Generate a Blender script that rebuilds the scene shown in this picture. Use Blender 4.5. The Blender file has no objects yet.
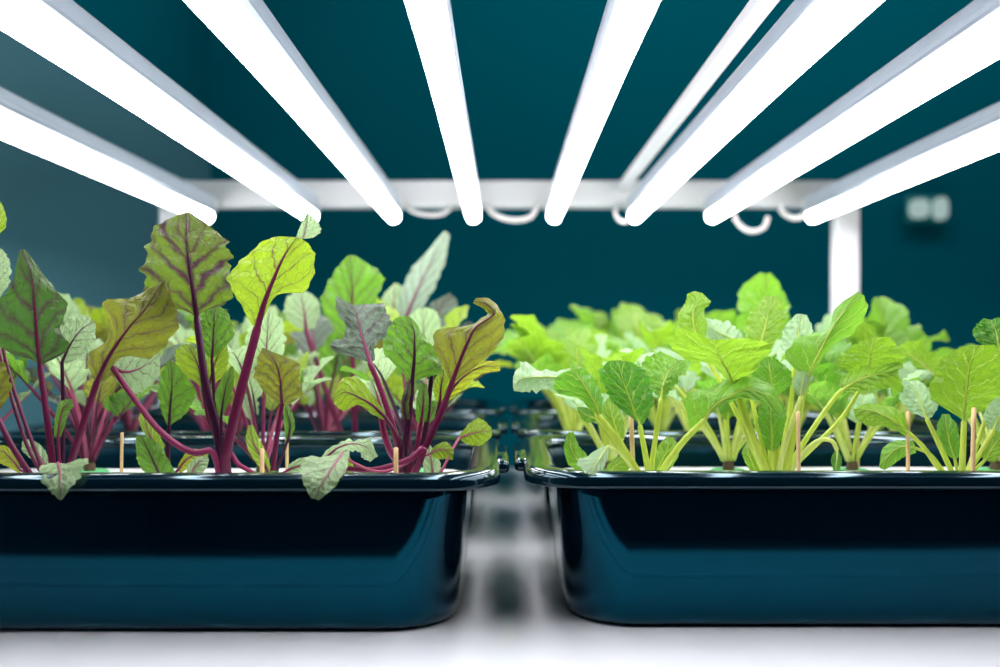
import bpy, bmesh, math, random
from mathutils import Vector, Matrix
C = bpy.context.scene.collection
PI = math.pi
F = 980.0            # focal length in pixels of the 1000 px wide frame
VX, VY = 503.0, 345.0  # vanishing point of the lamp tubes / horizon
ZC = 0.216            # camera height over the shelf

def P(x, y, Y):
    """point at distance Y that is seen at pixel (x, y)"""
    return Vector(((x - VX) / F * Y, Y, ZC + (VY - y) / F * Y))

# ------------------------------------------------------------------ helpers
def obj(name, bm, mat, parent=None, loc=(0, 0, 0), smooth=True):
    me = bpy.data.meshes.new(name)
    if isinstance(bm, bmesh.types.BMesh):
        bm.to_mesh(me); bm.free()
    else:
        me.from_pydata(*bm)
    if mat: me.materials.append(mat)
    if smooth:
        me.polygons.foreach_set('use_smooth', [True] * len(me.polygons))
    o = bpy.data.objects.new(name, me); C.objects.link(o)
    o.location = loc
    if parent: o.parent = parent
    return o

def empty(name, loc=(0, 0, 0)):
    o = bpy.data.objects.new(name, None); C.objects.link(o)
    o.location = loc; o.empty_display_size = .02
    return o

def tag(o, label=None, cat=None, group=None, kind=None):
    if label: o['label'] = label
    if cat: o['category'] = cat
    if group: o['group'] = group
    if kind: o['kind'] = kind
    return o

def box_bm(x0, x1, y0, y1, z0, z1, bev=0.0, seg=2):
    bm = bmesh.new()
    r = bmesh.ops.create_cube(bm, size=1)
    for v in bm.verts:
        v.co = Vector(((x0 + x1) / 2 + v.co.x * (x1 - x0), (y0 + y1) / 2 + v.co.y * (y1 - y0), (z0 + z1) / 2 + v.co.z * (z1 - z0)))
    if bev:
        bmesh.ops.bevel(bm, geom=bm.edges[:], offset=bev, segments=seg, affect='EDGES', profile=.5)
    return bm

def catmull(pts, n):
    """n+1 points along a centripetal-ish spline through pts"""
    m = len(pts)
    out = []
    for i in range(n + 1):
        f = i / n * (m - 1)
        k = min(int(f), m - 2); a = f - k
        p1, p2 = pts[k], pts[k + 1]
        p0 = pts[k - 1] if k > 0 else p1 * 2 - p2
        p3 = pts[k + 2] if k + 2 < m else p2 * 2 - p1
        out.append(0.5 * ((2 * p1) + (p2 - p0) * a + (2 * p0 - 5 * p1 + 4 * p2 - p3) * a * a + (3 * p1 - p0 - 3 * p2 + p3) * a ** 3))
    return out

def tube_data(path, radii, n=8, flat=1.0):
    """tube through path; returns verts, edges, faces"""
    vs, fs = [], []
    ref = None
    m = len(path)
    for i, p in enumerate(path):
        d = (path[min(i + 1, m - 1)] - path[max(i - 1, 0)])
        if d.length < 1e-9: d = Vector((0, 0, 1))
        d.normalize()
        if ref is None:
            ref = Vector((0, -1, 0)) if abs(d.y) < .9 else Vector((1, 0, 0))
        a = (ref - d * ref.dot(d)).normalized(); ref = a
        b = d.cross(a)
        for k in range(n):
            an = 2 * PI * k / n
            vs.append(p + (a * math.cos(an) * flat + b * math.sin(an)) * radii[i])
    for i in range(m - 1):
        for k in range(n):
            fs.append((i * n + k, i * n + (k + 1) % n, (i + 1) * n + (k + 1) % n, (i + 1) * n + k))
    fs.append(tuple(range(n - 1, -1, -1)))
    fs.append(tuple((m - 1) * n + k for k in range(n)))
    return [tuple(v) for v in vs], [], fs

# ------------------------------------------------------------------ materials
def new_mat(name):
    m = bpy.data.materials.new(name); m.use_nodes = True
    nt = m.node_tree
    b = nt.nodes['Principled BSDF']
    return m, nt, b

def srgb(r, g, b):
    f = lambda c: (c / 255 / 12.92) if c / 255 <= .04045 else ((c / 255 + .055) / 1.055) ** 2.4
    return (f(r), f(g), f(b), 1)

def plain(name, col, rough=.5, metal=0.0, spec=.5, coat=0.0, noise=0.0, nscale=30, bump=0.0):
    m, nt, b = new_mat(name)
    b.inputs['Base Color'].default_value = col
    b.inputs['Roughness'].default_value = rough
    b.inputs['Metallic'].default_value = metal
    b.inputs['Specular IOR Level'].default_value = spec
    b.inputs['Coat Weight'].default_value = coat
    b.inputs['Coat Roughness'].default_value = .05
    if noise or bump:
        tc = nt.nodes.new('ShaderNodeTexCoord')
        n = nt.nodes.new('ShaderNodeTexNoise'); n.inputs['Scale'].default_value = nscale
        n.inputs['Detail'].default_value = 5
        nt.links.new(tc.outputs['Object'], n.inputs['Vector'])
        if noise:
            mx = nt.nodes.new('ShaderNodeMix'); mx.data_type = 'RGBA'
            mx.inputs[6].default_value = tuple(c * (1 - noise) for c in col[:3]) + (1,)
            mx.inputs[7].default_value = tuple(min(1, c * (1 + noise)) for c in col[:3]) + (1,)
            nt.links.new(n.outputs['Fac'], mx.inputs[0])
            nt.links.new(mx.outputs[2], b.inputs['Base Color'])
        if bump:
            bp = nt.nodes.new('ShaderNodeBump'); bp.inputs['Strength'].default_value = bump
            bp.inputs['Distance'].default_value = .002
            nt.links.new(n.outputs['Fac'], bp.inputs['Height'])
            nt.links.new(bp.outputs['Normal'], b.inputs['Normal'])
    return m

def leaf_material(name, vein_col, halo_col, vein_amt, nveins, gloss_rough, transl=.5, under=None):
    m = bpy.data.materials.new(name); m.use_nodes = True
    nt = m.node_tree; N = nt.nodes; Lk = nt.links
    N.clear()
    out = N.new('ShaderNodeOutputMaterial')
    def math_(op, a, b=None, clamp=False):
        n = N.new('ShaderNodeMath'); n.operation = op; n.use_clamp = clamp
        for i, v in enumerate((a, b)):
            if v is None: continue
            if isinstance(v, (int, float)): n.inputs[i].default_value = v
            else: Lk.new(v, n.inputs[i])
        return n.outputs[0]
    def mix(f, a, b):
        n = N.new('ShaderNodeMix'); n.data_type = 'RGBA'
        for i, v in ((0, f), (6, a), (7, b)):
            if isinstance(v, (int, float)): n.inputs[i].default_value = v
            elif isinstance(v, tuple): n.inputs[i].default_value = v
            else: Lk.new(v, n.inputs[i])
        return n.outputs[2]
    at = N.new('ShaderNodeAttribute'); at.attribute_name = 'leaf'
    sx = N.new('ShaderNodeSeparateXYZ'); Lk.new(at.outputs['Vector'], sx.inputs[0])
    u, t, dm = sx.outputs
    uv = N.new('ShaderNodeUVMap'); uv.uv_map = 'UVMap'
    suv = N.new('ShaderNodeSeparateXYZ'); Lk.new(uv.outputs['UV'], suv.inputs[0])
    side = math_('GREATER_THAN', suv.outputs[0], 0.0)
    ns = N.new('ShaderNodeTexNoise'); ns.inputs['Scale'].default_value = 7; ns.inputs['Detail'].default_value = 3
    oi = N.new('ShaderNodeObjectInfo')
    comb = N.new('ShaderNodeCombineXYZ'); Lk.new(math_('MULTIPLY', oi.outputs['Random'], 37.0), comb.inputs[2])
    va = N.new('ShaderNodeVectorMath'); va.operation = 'ADD'
    Lk.new(uv.outputs['UV'], va.inputs[0]); Lk.new(comb.outputs[0], va.inputs[1])
    Lk.new(va.outputs[0], ns.inputs['Vector'])
    wob = math_('MULTIPLY', math_('SUBTRACT', ns.outputs['Fac'], .5), .95)
    s = math_('MULTIPLY', t, float(nveins))
    s = math_('SUBTRACT', s, math_('MULTIPLY', math_('POWER', u, .85), 1.75))
    s = math_('ADD', s, math_('MULTIPLY', side, .45))
    s = math_('ADD', s, wob)
    f = math_('ABSOLUTE', math_('SUBTRACT', math_('FRACT', s), .5))
    width = math_('MULTIPLY', math_('SUBTRACT', 1.12, u), .085)
    v1 = math_('SUBTRACT', 1.0, math_('DIVIDE', f, width), True)
    rib = math_('SUBTRACT', 1.0, math_('DIVIDE', dm, math_('MULTIPLY', math_('SUBTRACT', 1.15, t), .20)), True)
    # fine net of small veins
    vo = N.new('ShaderNodeTexVoronoi'); vo.feature = 'DISTANCE_TO_EDGE'; vo.inputs['Scale'].default_value = 13
    Lk.new(va.outputs[0], vo.inputs['Vector'])
    net = math_('MULTIPLY', math_('SUBTRACT', 1.0, math_('DIVIDE', vo.outputs['Distance'], .05), True), .35)
    veins = math_('MAXIMUM', math_('MAXIMUM', v1, rib), net)
    halo = math_('SUBTRACT', 1.0, math_('DIVIDE', f, .42), True)
    halo = math_('MAXIMUM', halo, math_('SUBTRACT', 1.0, math_('DIVIDE', dm, .6), True))
    n2 = N.new('ShaderNodeTexNoise'); n2.inputs['Scale'].default_value = 3.2; n2.inputs['Detail'].default_value = 2
    Lk.new(va.outputs[0], n2.inputs['Vector'])
    halo = math_('MULTIPLY', math_('MULTIPLY', halo, oi.outputs['Alpha']), math_('ADD', math_('MULTIPLY', n2.outputs['Fac'], 1.7), -.1), True)
    tip = math_('MULTIPLY', math_('MULTIPLY', math_('SUBTRACT', oi.outputs['Alpha'], .5, True), t), math_('MULTIPLY', ns.outputs['Fac'], 1.5), True)
    halo = math_('MAXIMUM', halo, tip)
    base = oi.outputs['Color']
    light = N.new('ShaderNodeHueSaturation'); light.inputs['Value'].default_value = 1.3
    light.inputs['Hue'].default_value = .497
    Lk.new(base, light.inputs['Color'])
    base2 = mix(n2.outputs['Fac'], base, light.outputs['Color'])
    base3 = mix(halo, base2, halo_col)
    col = mix(math_('MULTIPLY', veins, vein_amt), base3, vein_col)
    geo = N.new('ShaderNodeNewGeometry')
    # bump
    pil = math_('SUBTRACT', math_('MULTIPLY', f, 1.0), math_('MULTIPLY', math_('MAXIMUM', rib, net), .5))
    pil = math_('ADD', pil, math_('MULTIPLY', ns.outputs['Fac'], .6))
    bp = N.new('ShaderNodeBump'); bp.inputs['Strength'].default_value = .8; bp.inputs['Distance'].default_value = .0045
    Lk.new(pil, bp.inputs['Height'])
    pr = N.new('ShaderNodeBsdfPrincipled')
    pr.inputs['Roughness'].default_value = gloss_rough
    pr.inputs['Specular IOR Level'].default_value = .6
    pr.inputs['Coat Weight'].default_value = .22; pr.inputs['Coat Roughness'].default_value = .42
    Lk.new(col, pr.inputs['Base Color']); Lk.new(bp.outputs['Normal'], pr.inputs['Normal'])
    tr = N.new('ShaderNodeBsdfTranslucent')
    th = N.new('ShaderNodeHueSaturation'); th.inputs['Saturation'].default_value = 1.0; th.inputs['Value'].default_value = 1.35
    th.inputs['Hue'].default_value = .496
    Lk.new(col, th.inputs['Color']); Lk.new(th.outputs['Color'], tr.inputs['Color'])
    Lk.new(bp.outputs['Normal'], tr.inputs['Normal'])
    ms = N.new('ShaderNodeMixShader'); ms.inputs[0].default_value = transl
    Lk.new(pr.outputs[0], ms.inputs[1]); Lk.new(tr.outputs[0], ms.inputs[2])
    Lk.new(ms.outputs[0], out.inputs['Surface'])
    return m

def stem_material(name):
    m, nt, b = new_mat(name)
    oi = nt.nodes.new('ShaderNodeObjectInfo')
    tc = nt.nodes.new('ShaderNodeTexCoord')
    n = nt.nodes.new('ShaderNodeTexNoise'); n.inputs['Scale'].default_value = 60
    mp = nt.nodes.new('ShaderNodeMapping'); mp.inputs['Scale'].default_value = (3, 3, .5)
    nt.links.new(tc.outputs['Object'], mp.inputs[0]); nt.links.new(mp.outputs[0], n.inputs['Vector'])
    hs = nt.nodes.new('ShaderNodeHueSaturation')
    mr = nt.nodes.new('ShaderNodeMapRange'); mr.inputs['To Min'].default_value = .7; mr.inputs['To Max'].default_value = 1.35
    nt.links.new(n.outputs['Fac'], mr.inputs['Value']); nt.links.new(mr.outputs[0], hs.inputs['Value'])
    nt.links.new(oi.outputs['Color'], hs.inputs['Color'])
    nt.links.new(hs.outputs['Color'], b.inputs['Base Color'])
    b.inputs['Roughness'].default_value = .36
    tr = nt.nodes.new('ShaderNodeBsdfTranslucent'); ms = nt.nodes.new('ShaderNodeMixShader'); ms.inputs[0].default_value = .5
    nt.links.new(hs.outputs['Color'], tr.inputs['Color'])
    nt.links.new(b.outputs[0], ms.inputs[1]); nt.links.new(tr.outputs[0], ms.inputs[2])
    nt.links.new(ms.outputs[0], nt.nodes['Material Output'].inputs['Surface'])
    return m

KALE = leaf_material('kale_leaf', (.42, .56, .09, 1), (.10, .22, .03, 1), .7, 5, .36, .5)
BEET = leaf_material('beet_leaf', (.085, .010, .045, 1), (.038, .018, .026, 1), .8, 5, .36, .5)
STEM = stem_material('plant_stem')
M_tray = plain('tray_plastic', (.0006, .0055, .012, 1), .075, spec=.75, bump=.02, nscale=8)
M_tray.node_tree.nodes['Principled BSDF'].inputs['Specular Tint'].default_value = (.03, .62, 1, 1)
M_liner = plain('tray_inside', (.0004, .007, .014, 1), .38, spec=.3, bump=.02, nscale=8)
M_liner.node_tree.nodes['Principled BSDF'].inputs['Specular Tint'].default_value = (.08, .65, 1, 1)
M_rim = plain('rim_plastic', (.001, .008, .015, 1), .09, spec=.6, bump=.015, nscale=8)
M_rim.node_tree.nodes['Principled BSDF'].inputs['Specular Tint'].default_value = (.55, .85, 1, 1)
M_raft = plain('raft_foam', (.82, .84, .86, 1), .6, noise=.04, nscale=120, bump=.1)
M_collar = plain('collar_foam', (.10, .42, .16, 1), .8, noise=.3, nscale=200, bump=.3)
M_crown = plain('root_crown', (.10, .055, .03, 1), .8, noise=.4, nscale=150, bump=.6)
M_wood = plain('stick_wood', (.62, .42, .20, 1), .6, noise=.15, nscale=90)
M_shelf = plain('shelf_paint', (.82, .84, .90, 1), .09, spec=.5, noise=.02, nscale=6, bump=.01)
M_rack = plain('rack_paint', (.88, .88, .93, 1), .4, noise=.02, nscale=10)
M_alu = plain('lamp_housing', (.56, .62, .72, 1), .35, metal=.55, noise=.03, nscale=12)
M_cap = plain('lamp_cap', (.80, .80, .82, 1), .4, noise=.02, nscale=50)
M_cable = plain('cable_sheath', (.75, .75, .76, 1), .45, noise=.03, nscale=60)
M_wall = plain('wall_paint', srgb(0, 92, 106), .85, spec=.0, noise=.06, nscale=.9)
M_wall_left = plain('side_wall_paint', srgb(84, 130, 142), .85, spec=.0, noise=.04, nscale=1.2)
M_floor = plain('floor_vinyl', srgb(60, 80, 88), .35, noise=.1, nscale=5)
M_ceil = plain('ceiling_paint', srgb(20, 70, 82), .8, noise=.05, nscale=2)
M_signbox = plain('sign_case', srgb(10, 120, 120), .4, noise=.05, nscale=20)

def emit(name, col, strength):
    m = bpy.data.materials.new(name); m.use_nodes = True
    nt = m.node_tree; nt.nodes.clear()
    o = nt.nodes.new('ShaderNodeOutputMaterial'); e = nt.nodes.new('ShaderNodeEmission')
    e.inputs['Color'].default_value = col; e.inputs['Strength'].default_value = strength
    nt.links.new(e.outputs[0], o.inputs[0])
    return m
M_tube = emit('tube_light', (1.0, .985, .995, 1), 23.0)
M_signlit = emit('sign_lit', (.70, .95, .92, 1), .5)

# ------------------------------------------------------------------ setting
def structure(name, bm, mat):
    o = obj(name, bm, mat, smooth=False); o['kind'] = 'structure'; return o
ZF = -.9
structure('wall_back', box_bm(-1.06, 3.2, 3.2, 3.3, ZF, 2.0), M_wall)
structure('wall_left', box_bm(-1.06, -.965, -1.2, 3.2, ZF, 2.0), M_wall)
structure('trim_1', box_bm(-.966, -.955, -1.2, 3.2, ZF, .86), M_wall_left)   # grey dado panel on the side wall
structure('wall_right', box_bm(2.6, 2.7, -1.2, 3.2, ZF, 2.0), M_wall)
structure('wall_front', box_bm(-1.06, 2.7, -1.3, -1.2, ZF, 2.0), M_wall)
structure('floor', box_bm(-1.06, 2.7, -1.3, 3.3, ZF - .05, ZF), M_floor)
structure('ceiling', box_bm(-1.06, 2.7, -1.3, 3.3, 1.9, 2.0), M_ceil)

# ------------------------------------------------------------------ rack
BEAM_Y = 1.75
XL, XR = -.589, .611
ZB0, ZB1 = ZC + .245, ZC + .291
rack = tag(empty('grow_rack', (0, 1.15, ZF)), 'white painted metal grow rack with glossy shelf under the trays and beam behind the lamps', 'rack')
def rpart(name, bm, mat, smooth=False):
    o = obj(name, bm, mat, rack, smooth=smooth); o.location = -rack.location; return o
PW = .0205
YF = .643
for x in (XL, XR):
    for y in (BEAM_Y, .53):
        rpart('post', box_bm(x - PW, x + PW, y - PW + .002, y + PW, ZF, ZB1 + (.022 if y < 1 else 0), .003), M_rack)
sh = rpart('shelf', box_bm(XL - .05, XR + .05, YF, BEAM_Y - PW, -.03, 0, .002, 3), M_shelf)
rpart('shelf_lip', box_bm(XL - .05, XR + .05, .612, .638, -.03, 0, .003, 3), M_shelf)
for y in (BEAM_Y, .53):
    rpart('cross_beam', box_bm(XL + PW, XR - PW, y - .02, y + .02, ZB0 + (.022 if y < 1 else 0), ZB1 + (.022 if y < 1 else 0), .003), M_rack)
    rpart('shelf_support', box_bm(XL + PW, XR - PW, y - .018, y + .018, -.075, -.031, .003), M_rack)
# free rail beside the fifth and sixth lamps
rl = rpart('rail', box_bm(.202, .218, .551, BEAM_Y - .02, ZC + .270, ZC + .284, .002), M_rack)

# ------------------------------------------------------------------ lamps
TZ = ZC + .2195
TY0, TY1, TR = .50, 1.68, .0116
LX = [(202, 'outermost, at the pale side wall'), (308, 'second from the pale side wall'), (391.5, 'third from the pale side wall'),
      (473, 'over the gap side of the beets'), (555, 'first over the kale side of the gap'), (637, 'directly beside the unlit rail'),
      (716, 'second from the lit sign'), (818, 'nearest the small lit sign')]
for px, where in LX:
    x = (px - VX) / F * 1.645
    L = tag(empty('tube_lamp', (x, (TY0 + TY1) / 2, TZ)), 'glowing white tube lamp in grey housing, ' + where, 'lamp', 'tube lamps under the rack')
    def lpart(name, dat, mat, par=L, smooth=True):
        o = obj(name, dat, mat, par, smooth=smooth)
        o.location = (-L.location) if par is L else (0, 0, 0)
        return o
    # round diffuser tube with domed end
    path, rad = [], []
    for k in range(7):
        a = k / 6 * PI / 2
        path.append(Vector((x, TY1 - .008 + .008 * math.cos(a), TZ))); rad.append(max(.0006, TR * math.sin(a)))
    for k in range(1, 25):
        path.append(Vector((x, TY1 - .008 - (TY1 - .008 - TY0) * k / 24, TZ))); rad.append(TR)
    lpart('diffuser', tube_data(path, rad, 20), M_tube)
    # housing: trapezoid channel above the tube with ribs
    prof = [(-.0125, .0065), (-.0145, .014), (-.0125, .019), (-.0125, .024), (-.0105, .0255), (-.0105, .034), (-.008, .0365),
            (.008, .0365), (.0105, .034), (.0105, .0255), (.0125, .024), (.0125, .019), (.0145, .014), (.0125, .0065)]
    vs, fs = [], []
    n = len(prof)
    for yy in (TY0 - .004, TY1 + .004):
        vs += [(x + a, yy, TZ + b) for a, b in prof]
    for k in range(n):
        fs.append((k, (k + 1) % n, n + (k + 1) % n, n + k))
    fs += [tuple(range(n - 1, -1, -1)), tuple(range(n, 2 * n))]
    lpart('housing', (vs, [], fs), M_alu, smooth=False)
    for yy in (TY0 - .012, TY1 + .004):
        lpart('end_cap', box_bm(x - .0125, x + .0125, yy, yy + .008, TZ + .008, TZ + .035, .002), M_cap)
    for yy in (.53, BEAM_Y):
        lpart('hanger_clip', box_bm(x - .006, x + .006, min(yy, yy - .02) if yy > 1 else yy - .02, yy + .02 if yy < 1 else yy - .018, TZ + .0365, ZB0 + .0222), M_cap) if yy < 1 else \
        lpart('hanger_clip', box_bm(x - .007, x + .007, TY1 + .010, BEAM_Y - .0195, TZ + .022, TZ + .030), M_cap)

# loops of white cable under the beam
def cable(pts, label, r=.0035):
    q = [P(a, b, Y) for a, b, Y in pts]
    path = catmull(q, 36)
    o = obj('lamp_cable', tube_data(path, [r] * len(path), 8), M_cable)
    tag(o, label, 'cable', 'lamp cables hanging from the beam')
cable([(407, 204, 1.725), (412, 211, 1.722), (428, 215, 1.72), (444, 213, 1.722), (452, 205, 1.725)], 'shallow loop of white cable beneath the beam between third and fourth lamps')
cable([(487, 204, 1.725), (494, 214, 1.72), (512, 220, 1.715), (530, 217, 1.72), (538, 204, 1.725)], 'wide loop of white cable under the beam between the two middle lamps', .0045)
cable([(618, 203, 1.725), (615, 212, 1.71), (619, 220, 1.70), (627, 222, 1.70)], 'short white cable end curling down behind the lamp by the unlit rail')
cable([(732, 205, 1.725), (737, 222, 1.71), (750, 231, 1.70), (763, 228, 1.70), (768, 217, 1.70)], 'hook shaped white cable dangling below the beam between the last two lamps', .0042)
cable([(780, 204, 1.725), (783, 213, 1.72), (795, 218, 1.715), (806, 214, 1.71), (812, 206, 1.71)], 'white cable loop tucked behind the lamp nearest the lit sign', .005)

# small lit sign on the far wall
sg = P(925, 209, 3.16)
sign = tag(empty('wall_sign', sg), 'small glowing pale green sign on the far teal wall', 'sign')
o = obj('sign_case', box_bm(-.062, .078, .002, .016, -.045, .045, .006), M_signbox, sign)
def blob(x, w, h, name):
    o = obj(name, box_bm(x - w, x + w, -.006, .001, -h, h, .02 if w > .02 else .004, 3), M_signlit, sign); return o
blob(-.022, .030, .030, 'lit_panel'); blob(.046, .022, .036, 'lit_panel')

# ------------------------------------------------------------------ trays
def rrect(a, b, r, n=10):
    pts = []
    for cx, cy, a0 in ((a - r, b - r, 0), (-a + r, b - r, PI / 2), (-a + r, -b + r, PI), (a - r, -b + r, 3 * PI / 2)):
        for k in range(n + 1):
            an = a0 + PI / 2 * k / n
            pts.append((cx + r * math.cos(an), cy + r * math.sin(an)))
    return pts
def loft(loops, close_first=False, close_last=False, ring=False):
    vs, fs = [], []
    n = len(loops[0])
    for lp in loops: vs += lp
    m = len(loops)
    for i in range(m if ring else m - 1):
        j = (i + 1) % m
        for k in range(n):
            fs.append((i * n + k, i * n + (k + 1) % n, j * n + (k + 1) % n, j * n + k))
    if close_first: fs.append(tuple(range(n - 1, -1, -1)))
    if close_last: fs.append(tuple((m - 1) * n + k for k in range(n)))
    return vs, [], fs
TA, TB, TH = .274, .157, .117
def lp(inset, z, r):
    return [(x, y, z) for x, y in rrect(TA - inset, TB - inset, max(r, .004))]
out_prof = [(.085, .0, .03), (.046, .0, .042), (.0405, .0008, .046), (.0362, .0032, .05), (.0336, .0075, .052), (.0324, .015, .053),
            (.0315, .034, .053), (.0298, .054, .05), (.0277, .081, .047), (.026, .101, .044), (.025, .1128, .042)]
body_loops = [lp(*p) for p in out_prof] + [lp(i + .0025, max(z, .003), r) for i, z, r in reversed(out_prof)]
rim_prof = [(0.0275, 0.1128), (0.023, 0.1117), (0.006, 0.1114), (0.002, 0.1112), (0.0004, 0.1122), (0.0, 0.11355), (0.0002, 0.11773), (0.0015, 0.12115), (0.005, 0.12282), (0.01, 0.1232), (0.016, 0.1229), (0.022, 0.12153), (0.026, 0.11887), (0.0278, 0.11545)]
rim_loops = [lp(i, z, .045 - i * .2) for i, z in rim_prof]
body_me = rim_me = None
tray_specs = []
def tray(cx, cy, label, rot=0):
    global body_me, rim_me
    t = tag(empty('planting_tray', (cx, cy, 0)), label, 'tray', 'dark glossy planting trays')
    t.rotation_euler.z = rot
    if body_me is None:
        b = obj('body', loft(body_loops, True, True), M_tray, t); body_me = b.data
        b.data.materials.append(M_liner)
        nl = len(body_loops[0]); nb = len(out_prof)
        for k_, pl in enumerate(b.data.polygons):
            if nb - 1 <= k_ // nl: pl.material_index = 1 if pl.index < (len(body_loops) - 1) * nl or pl.index == len(b.data.polygons) - 1 else 0
        r = obj('rim', loft(rim_loops, ring=True), M_rim, t); rim_me = r.data
    else:
        for nm, me in (('body', body_me), ('rim', rim_me)):
            o = bpy.data.objects.new(nm, me); C.objects.link(o); o.parent = t
    for sx in (-1, 1):
        x0, x1 = sorted((sx * (TA - .006), sx * (TA + .0072)))
        obj('handle', box_bm(x0, x1, -.067, .067, .1120, .1223, .0042, 3), M_rim, t)
    return t
RZ = .093   # top of the foam raft
raft_me = None
def raft(cx, cy, label, rot=0):
    global raft_me
    loops = [[(x, y, z) for x, y in rrect(TA - i, TB - i, .036)] for i, z in ((.0365, -.016), (.0355, -.015), (.0355, -.002), (.037, 0))]
    if raft_me is None:
        o = obj('foam_raft', loft(loops, True, True), M_raft, loc=(cx, cy, RZ)); raft_me = o.data
    else:
        o = bpy.data.objects.new('foam_raft', raft_me); C.objects.link(o); o.location = (cx, cy, RZ)
    o.rotation_euler.z = rot
    tag(o, label, 'raft', 'white foam planting rafts')
XLT, XRT = -.002 - TA, .0165 + TA
YT = [(.70 + TB, .712 + TB), (1.045 + TB, 1.05 + TB), (1.385 + TB, 1.385 + TB)]
rows = ['nearest', 'middle', 'farthest']
for (yl, yr), nm in zip(YT, rows):
    tray(XLT, yl, f'{nm} glossy dark teal plastic tray of red-stemmed beet plants')
    tray(XRT, yr, f'{nm} glossy dark teal plastic tray of green-stemmed kale plants')
    raft(XLT, yl, f'white foam raft lying in the {nm} beet tray')
    raft(XRT, yr, f'white foam raft lying in the {nm} kale tray')

# ------------------------------------------------------------------ leaves
def leaf_mesh(name, mid, Lf, Rt, nu=8, nt_=36, ruffle=.0012, pucker=.0008, tooth=.03, nv=5, seed=0, cup=0.0, freq=5.0):
    rnd = random.Random(seed)
    ph = [rnd.uniform(0, 6.28) for _ in range(6)]
    M = catmull(mid, nt_); LL = catmull(Lf, nt_); RR = catmull(Rt, nt_)
    leng = sum((M[i + 1] - M[i]).length for i in range(nt_))
    vs, att, uvs = [], [], []
    W = 2 * nu + 1
    for i in range(nt_ + 1):
        t = i / nt_
        d = (M[min(i + 1, nt_)] - M[max(i - 1, 0)])
        n = d.cross(RR[i] - LL[i])
        if n.length < 1e-12: n = Vector((0, -1, 0))
        n.normalize()
        for j in range(W):
            u = (j - nu) / nu
            au = abs(u)
            E = RR[i] if u > 0 else LL[i]
            e = E - M[i]
            sd = 0 if u < 0 else 1
            k = 1 + tooth * au ** 3 * (math.sin(t * 38 + ph[sd]) + .7 * math.sin(t * 71 + ph[sd + 2])) * min(1, 6 * t * (1 - t) + .1)
            p = M[i] + e * au * k
            env = min(1, 5 * t * (1 - t))
            s = t * nv - 1.75 * au ** .85 + (.45 if u > 0 else 0)
            disp = pucker * math.cos(2 * PI * s) * env * min(1, au * 3) * (1.05 - au * .7)
            disp += pucker * .8 * math.sin(au * 9 + t * 23 + ph[4]) * math.sin(t * 31 + u * 7 + ph[5]) * env * min(1, au * 3)
            disp += ruffle * au ** 2 * (math.sin(2 * PI * freq * .6 * t + ph[sd] + u) + .5 * math.sin(2 * PI * freq * 1.5 * t + ph[sd + 2])) * env
            disp += cup * (au ** 1.6)
            vs.append(p + n * disp)
            att.append((au, t, e.length * au * 100))
            uvs.append((u * e.length / max(leng, 1e-6), t))
    fs = []
    for i in range(nt_):
        for j in range(W - 1):
            a = i * W + j
            fs.append((a, a + 1, a + W + 1, a + W))
    me = bpy.data.meshes.new(name)
    me.from_pydata([tuple(v) for v in vs], [], fs)
    at = me.attributes.new('leaf', 'FLOAT_VECTOR', 'POINT')
    at.data.foreach_set('vector', [c for a in att for c in a])
    ul = me.uv_layers.new(name='UVMap')
    li = [0] * len(me.loops); me.loops.foreach_get('vertex_index', li)
    ul.data.foreach_set('uv', [c for v in li for c in uvs[v]])
    me.polygons.foreach_set('use_smooth', [True] * len(me.polygons))
    return me, M

def crown_bm(r, h):
    prof = [(.35, -.012), (.8, -.006), (1, 0), (.95, h * .35), (.7, h * .7), (.55, h)]
    return loft([[(r * a * math.cos(2 * PI * k / 14) * (1 + .08 * math.sin(3 * k)), r * a * math.sin(2 * PI * k / 14), z) for k in range(14)] for a, z in prof], True, True)
def collar_bm():
    return loft([[(r * math.cos(2 * PI * k / 20), r * math.sin(2 * PI * k / 20), z) for k in range(20)] for r, z in ((.017, -.003), (.0175, .002), (.015, .0035), (.006, .003))], False, True)

KC = {'lime': (.155, .315, .013), 'green': (.085, .27, .016), 'dark': (.045, .20, .014), 'pale': (.31, .47, .27), 'mid': (.125, .315, .022), 'yellow': (.32, .40, .02)}  # pale carries the mint sheen of lamp-lit leaf tops in its colour
BC = {'lime': ((.205, .33, .014), .12), 'olive': ((.155, .18, .014), .45), 'dark': ((.095, .175, .009), 1.2), 'grey': ((.09, .14, .095), .5),  # grey holds the gloss of a lit upper leaf side as colour
      'green': ((.095, .25, .018), .3), 'pale': ((.26, .39, .19), .12), 'yellow': ((.31, .37, .015), .15), 'mist': ((.19, .28, .19), .2), 'darkg': ((.04, .13, .014), .9)}
SC = {'k': (.56, .66, .12), 'kl': (.66, .72, .26), 'b': (.17, .014, .07), 'bd': (.065, .009, .045), 'bp': (.27, .028, .11), 'bl': (.48, .12, .22)}

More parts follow.
